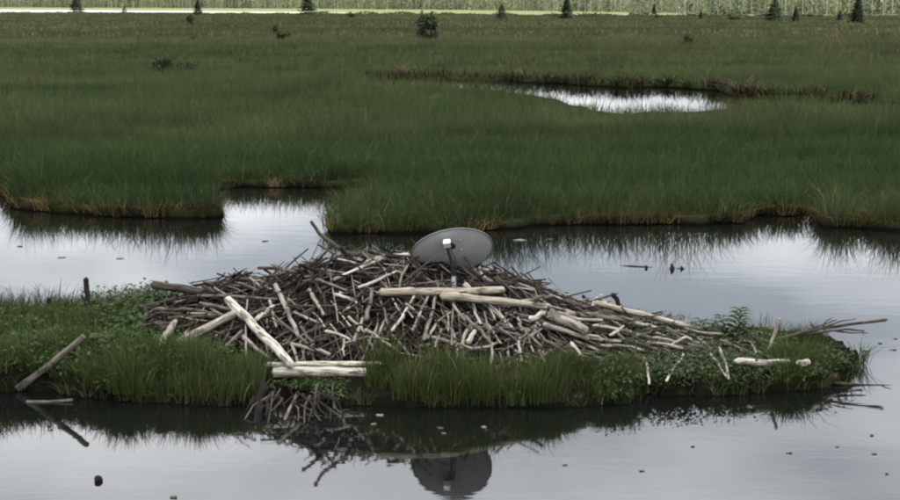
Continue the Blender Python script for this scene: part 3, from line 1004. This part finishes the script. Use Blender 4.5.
# ------------------------------------------------------------------ satellite dish
def satellite_dish():
    """seen from behind: the bowl faces up and away, the mount stands in front of its back"""
    Yd = 14.75
    C = at_y(451.5, 251, Yd)
    to = (CAM - C).normalized()
    right = Vector((1, 0, 0))
    upi = right.cross(-to).normalized()
    if upi.z < 0: upi = -upi
    a = R(59.5); roll = R(10.5)
    vi = upi * math.cos(roll) - right * math.sin(roll)
    n = (-to * math.cos(a) + vi * math.sin(a)).normalized()
    vv = (vi - n * vi.dot(n)).normalized()
    uu = vv.cross(n).normalized()
    RU, RV = .385, .395
    foot = at_y(454, 292, Yd - .33)
    g = float(lodge_h(foot.x, foot.y))
    e = empty('satellite_dish', (foot.x, foot.y, g))
    def W(u, v, h): return C + uu * u + vv * v + n * h
    m = MB(); vs, fs = [], []
    nr, na = 10, 64
    depth = .055
    for th in (0, -.010):
        for i in range(nr + 1):
            t = i / nr
            for j in range(na):
                an = 2 * math.pi * j / na
                vs.append(W(RU * t * math.cos(an), RV * t * math.sin(an), depth * (t * t - 1) + th))
    o2 = (nr + 1) * na
    for i in range(nr):
        for j in range(na):
            j2 = (j + 1) % na
            fs.append((i * na + j, (i + 1) * na + j, (i + 1) * na + j2, i * na + j2))
            fs.append((o2 + i * na + j, o2 + i * na + j2, o2 + (i + 1) * na + j2, o2 + (i + 1) * na + j))
    m.add(vs, fs, (.1, .1, .1))
    ref = m.build('reflector', M_dish, e, smooth=True)
    m = MB()
    ring = [W(RU * math.cos(2 * math.pi * j / na), RV * math.sin(2 * math.pi * j / na), -.005) for j in range(na + 1)]
    m.tube(ring, .0085, n=6, cap=False)
    m.build('rim', M_rim, ref, smooth=True)
    def boxo(mb, c, a_, b_, c2, sa, sb, sc):
        vs = [c + a_ * (i * sa) + b_ * (j * sb) + c2 * (q * sc) for i in (-1, 1) for j in (-1, 1) for q in (-1, 1)]
        mb.add(vs, [(0, 1, 3, 2), (4, 6, 7, 5), (0, 4, 5, 1), (2, 3, 7, 6), (0, 2, 6, 4), (1, 5, 7, 3)], (.3, .3, .3))
    # mount behind the bowl: bracket, black arm, mast
    Ym = Yd - .31
    hd = at_y(447, 245.5, Ym)
    X, Yv, Zv = Vector((1, 0, .12)).normalized(), Vector((0, 1, 0)), Vector((-.12, 0, 1)).normalized()
    m = MB(); boxo(m, hd + Vector((0, .01, 0)), X, Yv, Zv, .034, .03, .024)
    br = m.build('bracket', M_lnbg, e)
    bv = br.modifiers.new('bevel', 'BEVEL'); bv.width = .008; bv.segments = 2
    m = MB(); m.tube([hd + Vector((0, .03, 0)), W(-.02, .17, -.05)], .03, n=10)
    m.build('back_stub', M_arm, br)
    m = MB(); boxo(m, hd + Zv * .036 + Vector((.002, -.004, 0)), X, Vector((0, .85, .5)).normalized(), Vector((0, -.5, .85)).normalized(), .034, .030, .013)
    c_ = m.build('white_cap', M_lnb, br)
    bv = c_.modifiers.new('bevel', 'BEVEL'); bv.width = .013; bv.segments = 3
    el = at_y(453.6, 273, Yd - .32)
    m = MB(); m.tube([hd + Zv * -.02, hd.lerp(el, .5) + Vector((.004, 0, 0)), el], [.015, .016, .018], n=8)
    m.build('mount_arm', M_arm, e)
    m = MB(); m.tube([Vector((foot.x + .004, foot.y, g - .12)), foot, el + Vector((0, 0, .01))], .0205, n=14)
    m.build('mast', M_galv, e, smooth=True)
    m = MB(); m.tube([el + Vector((0, 0, -.022)), el + Vector((0, 0, .022))], .029, n=12)
    m.build('clamp', M_arm, e)
    for su, sv in ((-.09, .10), (.05, .10), (-.09, .24), (.05, .24)):
        t2 = (su * su / RU ** 2 + sv * sv / RV ** 2)
        q = W(su, sv, depth * (t2 - 1) - .010)
        m = MB(); m.tube([q, q - n * .012], .010, n=6)
        m.build('bolt', M_galv, ref)
    m = MB(); m.tube([hd + Vector((.03, -.02, -.03)), hd.lerp(el, .45) + Vector((.045, -.03, 0)), el + Vector((.025, -.02, -.01)), foot + Vector((.03, -.03, .02)), foot + Vector((.10, -.05, -.04)), foot + Vector((.2, -.02, -.03))], .0045, n=6)
    m.build('cable', M_arm, e)
    # feed arm and feed head on the far, hollow side
    head = W(0, -.31, .30)
    m = MB(); m.tube([W(0, -.25, -.05), W(0, -RV * 1.03, -.02), head], .012, n=6)
    fa = m.build('feed_arm', M_arm, e)
    m = MB(); m.tube([head, head.lerp(W(0, 0, 0), .3)], [.03, .036], n=12)
    m.build('feed_head', M_lnbg, fa)
    tag(e, 'dark grey satellite dish on a short mast planted in the stick pile', 'satellite dish')
satellite_dish()

# ------------------------------------------------------------------ island vegetation
def island_pts(n, x0, x1, y0, y1):
    x = rng.uniform(x0, x1, n); y = rng.uniform(y0, y1, n)
    k = pip(x, y, isl_l)
    x, y = x[k], y[k]
    k = lodge_h(x, y) < island_z(x, y) + .02
    return x[k], y[k]
acc = Acc()
IG = np.array((.042, .058, .0165)); IG2 = np.array((.026, .039, .0115)); IY = np.array((.060, .080, .022))
fg = field(61, .9, n=14)
# lush front clumps (plan areas traced from the picture)
def px_x(px, Y): return (px - 450) / F * Y
def front_clump(px0, px1, y0, y1, n, h, lean=.28):
    x, y = island_pts(n, px_x(px0, 13.4), px_x(px1, 13.4), y0, y1)
    g = fg(x, y)
    k = g > -1.3
    x, y, g = x[k], y[k], g[k]
    t = np.clip(.5 + .35 * g, 0, 1)[:, None]
    c = IG2 * (1 - t) + IG * t
    acc.add(tufts(x, y, island_z(x, y) - .03, 14, .07, h * np.clip(1 + .34 * g, .35, 1.6), .0062, lean, c, seg=3, cv=.2))
front_clump(95, 262, 12.8, 13.75, 470, .25)
front_clump(368, 640, 12.8, 13.65, 620, .30)
front_clump(262, 345, 13.15, 13.45, 40, .10)
front_clump(-60, 100, 12.9, 13.9, 260, .17, .5)
front_clump(630, 860, 12.9, 14.6, 90, .13, .6)
front_clump(790, 862, 13.2, 14.8, 260, .23, .4)
front_clump(-130, 110, 13.0, 15.5, 700, .19, .45)
x, y = island_pts(500, -6.2, -2.9, 14.8, 16.9)
acc.add(tufts(x, y, island_z(x, y) - .02, 12, .08, .21 + .06 * fg(x, y), .006, .35, IG2 * 1.0 + 0 * x[:, None], seg=3, cv=.22))
x, y = island_pts(260, -3, 3.4, 15.3, 17)
acc.add(tufts(x, y, island_z(x, y) - .02, 10, .08, .18, .006, .35, IG2 + 0 * x[:, None], seg=3, cv=.22))
# overhanging fringe along the water's edge, with some dead straw
ln = np.array(isl_l); 
k = (ln[:, 1] < 14.6) & ~((ln[:, 0] > px_x(256, 13.1)) & (ln[:, 0] < px_x(338, 13.1))); ln = ln[k]
ln = ln[fg(ln[:, 0] * 1.7, ln[:, 1]) > -.9]
q = np.repeat(ln, 3, 0) + rng.normal(0, .04, (len(ln) * 3, 2))
acc.add(tufts(q[:, 0], q[:, 1] + .02, .01, 9, .06, .20 + .05 * fg(q[:, 0], q[:, 1]), .006, .7, IG2 * .95 + 0 * q[:, :1], seg=3, cv=.25))
sel = fg(q[:, 0] * 2, q[:, 1]) > .3
acc.add(tufts(q[sel, 0], q[sel, 1] + .03, .01, 6, .05, .12 + 0 * q[sel, 0], .006, .9, STRAW * .7 + 0 * q[sel, :1], seg=3, cv=.3))
tag(acc.build('island_grass', M_grass), 'lush green sedge and grass growing round the beaver lodge', 'grass', kind='stuff')

# broad-leaved herbs
def herbs(cx, cy, cz, per, hgt, size, colr, spread):
    n = len(cx); idx = np.repeat(np.arange(n), per); m_ = len(idx)
    a = rng.uniform(0, 6.28, m_); r = np.sqrt(rng.random(m_)) * spread
    t = rng.random(m_) ** .8
    P0 = np.stack([cx[idx] + np.cos(a) * r * (.4 + .6 * t), cy[idx] + np.sin(a) * r * (.4 + .6 * t), cz[idx] + t * np.broadcast_to(hgt, (n,))[idx]], 1)
    d = np.stack([np.cos(a), np.sin(a), rng.uniform(-.45, .5, m_)], 1); d /= np.linalg.norm(d, axis=1, keepdims=True)
    s = size * rng.uniform(.6, 1.3, m_)
    side = np.stack([-np.sin(a), np.cos(a), rng.normal(0, .3, m_)], 1)
    V = np.zeros((m_, 4, 3))
    V[:, 0] = P0; V[:, 1] = P0 + d * (s * .5)[:, None] + side * (s * .3)[:, None]
    V[:, 2] = P0 + d * s[:, None] - np.array((0, 0, 1)) * (s * .25)[:, None]
    V[:, 3] = P0 + d * (s * .5)[:, None] - side * (s * .3)[:, None]
    T = np.array([(0, 1, 2), (0, 2, 3)])
    tri = (T[None] + (np.arange(m_) * 4)[:, None, None]).reshape(-1, 3)
    c = np.broadcast_to(colr, (n, 3))[idx] * rng.uniform(.6, 1.45, (m_, 1))
    return V.reshape(-1, 3), tri, np.repeat(c[:, None], 4, 1).reshape(-1, 3)
acc = Acc()
HB = np.array((.034, .054, .016))
def herb_patch(px0, px1, y0, y1, n, h, s, c=HB, allow=.02):
    x = rng.uniform(px_x(px0, 14), px_x(px1, 14), n); y = rng.uniform(y0, y1, n)
    k = pip(x, y, isl_l); x, y = x[k], y[k]
    k = lodge_h(x, y) < island_z(x, y) + allow; x, y = x[k], y[k]
    acc.add(herbs(x, y, ground(x, y) - .02, 16, h * rng.uniform(.5, 1.2, len(x)), s, np.array(c), .09))
herb_patch(90, 235, 13.4, 15.2, 330, .22, .055)
herb_patch(-120, 120, 13.1, 15.6, 330, .16, .05)
herb_patch(600, 860, 12.9, 15.0, 520, .15, .042, (.030, .045, .014), .22)
herb_patch(590, 690, 13.1, 13.8, 120, .20, .04, (.034, .046, .016), .25)
herb_patch(262, 350, 13.0, 13.4, 50, .06, .04)
herb_patch(100, 160, 14.6, 15.9, 150, .30, .06, (.030, .046, .016))
herb_patch(30, 150, 15.0, 16.4, 140, .26, .05, (.038, .052, .018))
tag(acc.build('island_herbs', M_leaf), 'broad leaved green herbs growing among the island grass', 'herbs', kind='stuff')

# single upright leafy plants behind the low end of the lodge
def leafy(px, py, hpx, label, Y=14.5, whorl=15, c=(.045, .066, .024)):
    b = at_y(px, py, Y); b.z = float(ground(b.x, b.y)) - .02
    top = at_y(px, py - hpx, Y)
    H = top.z - b.z
    e = empty('leafy_plant', b)
    m = MB()
    tip = b + Vector((random.gauss(0, .03), 0, H))
    m.tube([b, b.lerp(tip, .5) + Vector((random.gauss(0, .012), 0, 0)), tip], [.006, .005, .002], (.06, .06, .03), 6)
    m.build('stem', M_leaf, e)
    for i in range(int(whorl * 3)):
        t = .15 + .85 * (i + 1) / (whorl * 3)
        p = b.lerp(tip, t); a = i * 2.4 + random.random() * .5
        s = .20 * (1.12 - t * .55)
        d = Vector((math.cos(a), math.sin(a), .35)).normalized(); sd = Vector((-math.sin(a), math.cos(a), 0))
        q = MB(); q.add([p, p + d * s * .45 + sd * s * .17 + Vector((0, 0, .01)), p + d * s - Vector((0, 0, s * .25)), p + d * s * .45 - sd * s * .17 + Vector((0, 0, .01)), p + d * s * .5 - Vector((0, 0, .004))],
                      [(0, 4, 1), (1, 4, 2), (2, 4, 3), (3, 4, 0)], tuple(Vector(c) * random.uniform(.7, 1.3)))
        q.build('leaf', M_leaf, e)
    tag(e, label, 'plant', 'upright plants on the low end of the lodge')
leafy(735, 338, 29, 'tallest upright leafy plant on the low end of the lodge', 14.6)
leafy(721, 337, 20, 'leafy plant just beside the tallest upright plant', 14.7, 6, (.035, .050, .028))
leafy(700, 335, 14, 'short leafy plant farther up the slope from the tallest plant', 14.7, 5, (.035, .050, .026))
leafy(757, 342, 15, 'short spindly plant between the tallest plant and the upright pale stick', 14.6, 4)

# ------------------------------------------------------------------ things in the water
# half-sunk dark branch lying in the open water behind the lodge
b0 = at_z(676, 269, 0)
fb = empty('sunken_branch', b0)
k = mpp(b0.y)
m = MB(); P = []
for px, py in ((612, 266.5), (630, 267), (645, 268), (660, 268.4), (672, 269), (684, 269)):
    p = at_z(px, py, 0); p.y = at_z(px, 269, 0).y + (684 - px) * .004; p.z = -.004 + .022 * math.sin(px * 1.7); P.append(p)
m.tube(P, [.006, .010, .015, .011, .020, .012], (.02, .018, .016), 7, .4)
m.build('stem', M_wood, fb)
for px, hp, wp in ((672, 6.5, 5.5), (681.5, 4, 3.6), (646, 3.2, 5)):
    p = at_z(px, 269 if px > 650 else 268.2, 0)
    log_mesh([p + Vector((0, 0, -.05)), p + Vector((.004, .0, hp * k * .4)), p + Vector((-.006, .02, hp * k * .8))], wp * k * .6, wp * k * .14, (.016, .015, .014), 2, 8).build('knot', M_wood, fb)
tag(fb, 'black half sunken branch with two knobs lying in the open pond', 'branch')

# dark peat lump breaking the surface
p = at_z(98, 481, 0)
m = MB(); vs, fs = [], []
nu, nv = 14, 8
for j in range(nv + 1):
    th = math.pi * j / nv
    for i in range(nu):
        an = 2 * math.pi * i / nu
        q = 1 + .18 * math.sin(3 * an + 1) * math.sin(th) + random.uniform(-.08, .08)
        vs.append(p + Vector((.030 * q * math.sin(th) * math.cos(an), .03 * q * math.sin(th) * math.sin(an), .030 * math.cos(th) + .010)))
for j in range(nv):
    for i in range(nu):
        i2 = (i + 1) % nu
        fs.append((j * nu + i, (j + 1) * nu + i, (j + 1) * nu + i2, j * nu + i2))
m.add(vs, fs, (.012, .011, .010))
tag(m.build('peat_lump', M_wood), 'small black lump of wood poking out of the open water', 'lump')

# floating leaves and bits
leaf_spots = [(440, 428, 7), (444, 433, 5), (484, 427, 6), (487, 430, 4), (565, 464, 5), (642, 470, 6), (693, 446, 4), (789, 452, 7), (837, 446, 4), (872, 435, 4), (874, 453, 6), (887, 473, 4), (174, 497, 8),
              (380, 415, 9), (374, 424, 6), (330, 396, 7), (615, 391, 6), (62, 257, 8), (265, 241, 7), (445, 245, 10), (520, 240, 14), (550, 239, 8), (895, 338, 5), (866, 350, 7), (880, 343, 4), (893, 349, 8), (120, 258, 9), (20, 246, 6)]
for i, (px, py, wp) in enumerate(leaf_spots):
    p = at_z(px, py, .006)
    s = wp * .5 * mpp(p.y)
    n_ = 9; a0 = random.random() * 6.28
    m = MB()
    ring = []
    for j in range(n_):
        an = 2 * math.pi * j / n_
        r = s * random.uniform(.8, 1.15)
        ring.append(p + Vector((math.cos(an) * r, math.sin(an) * r * .75, random.uniform(-.002, .006))))
    low = [v + Vector((0, 0, -.006)) for v in ring]
    m.add(ring + low + [p + Vector((0, 0, .002))], [(j, (j + 1) % n_, 2 * n_) for j in range(n_)] + [(j, n_ + j, n_ + (j + 1) % n_, (j + 1) % n_) for j in range(n_)],
          (.16, .16, .13) if i % 3 else (.05, .05, .035))
    o = m.build('floating_leaf', M_leaf)
    tag(o, 'small dull leaf fragment floating flat on the still pond', 'leaf', 'leaf fragments floating on the pond')
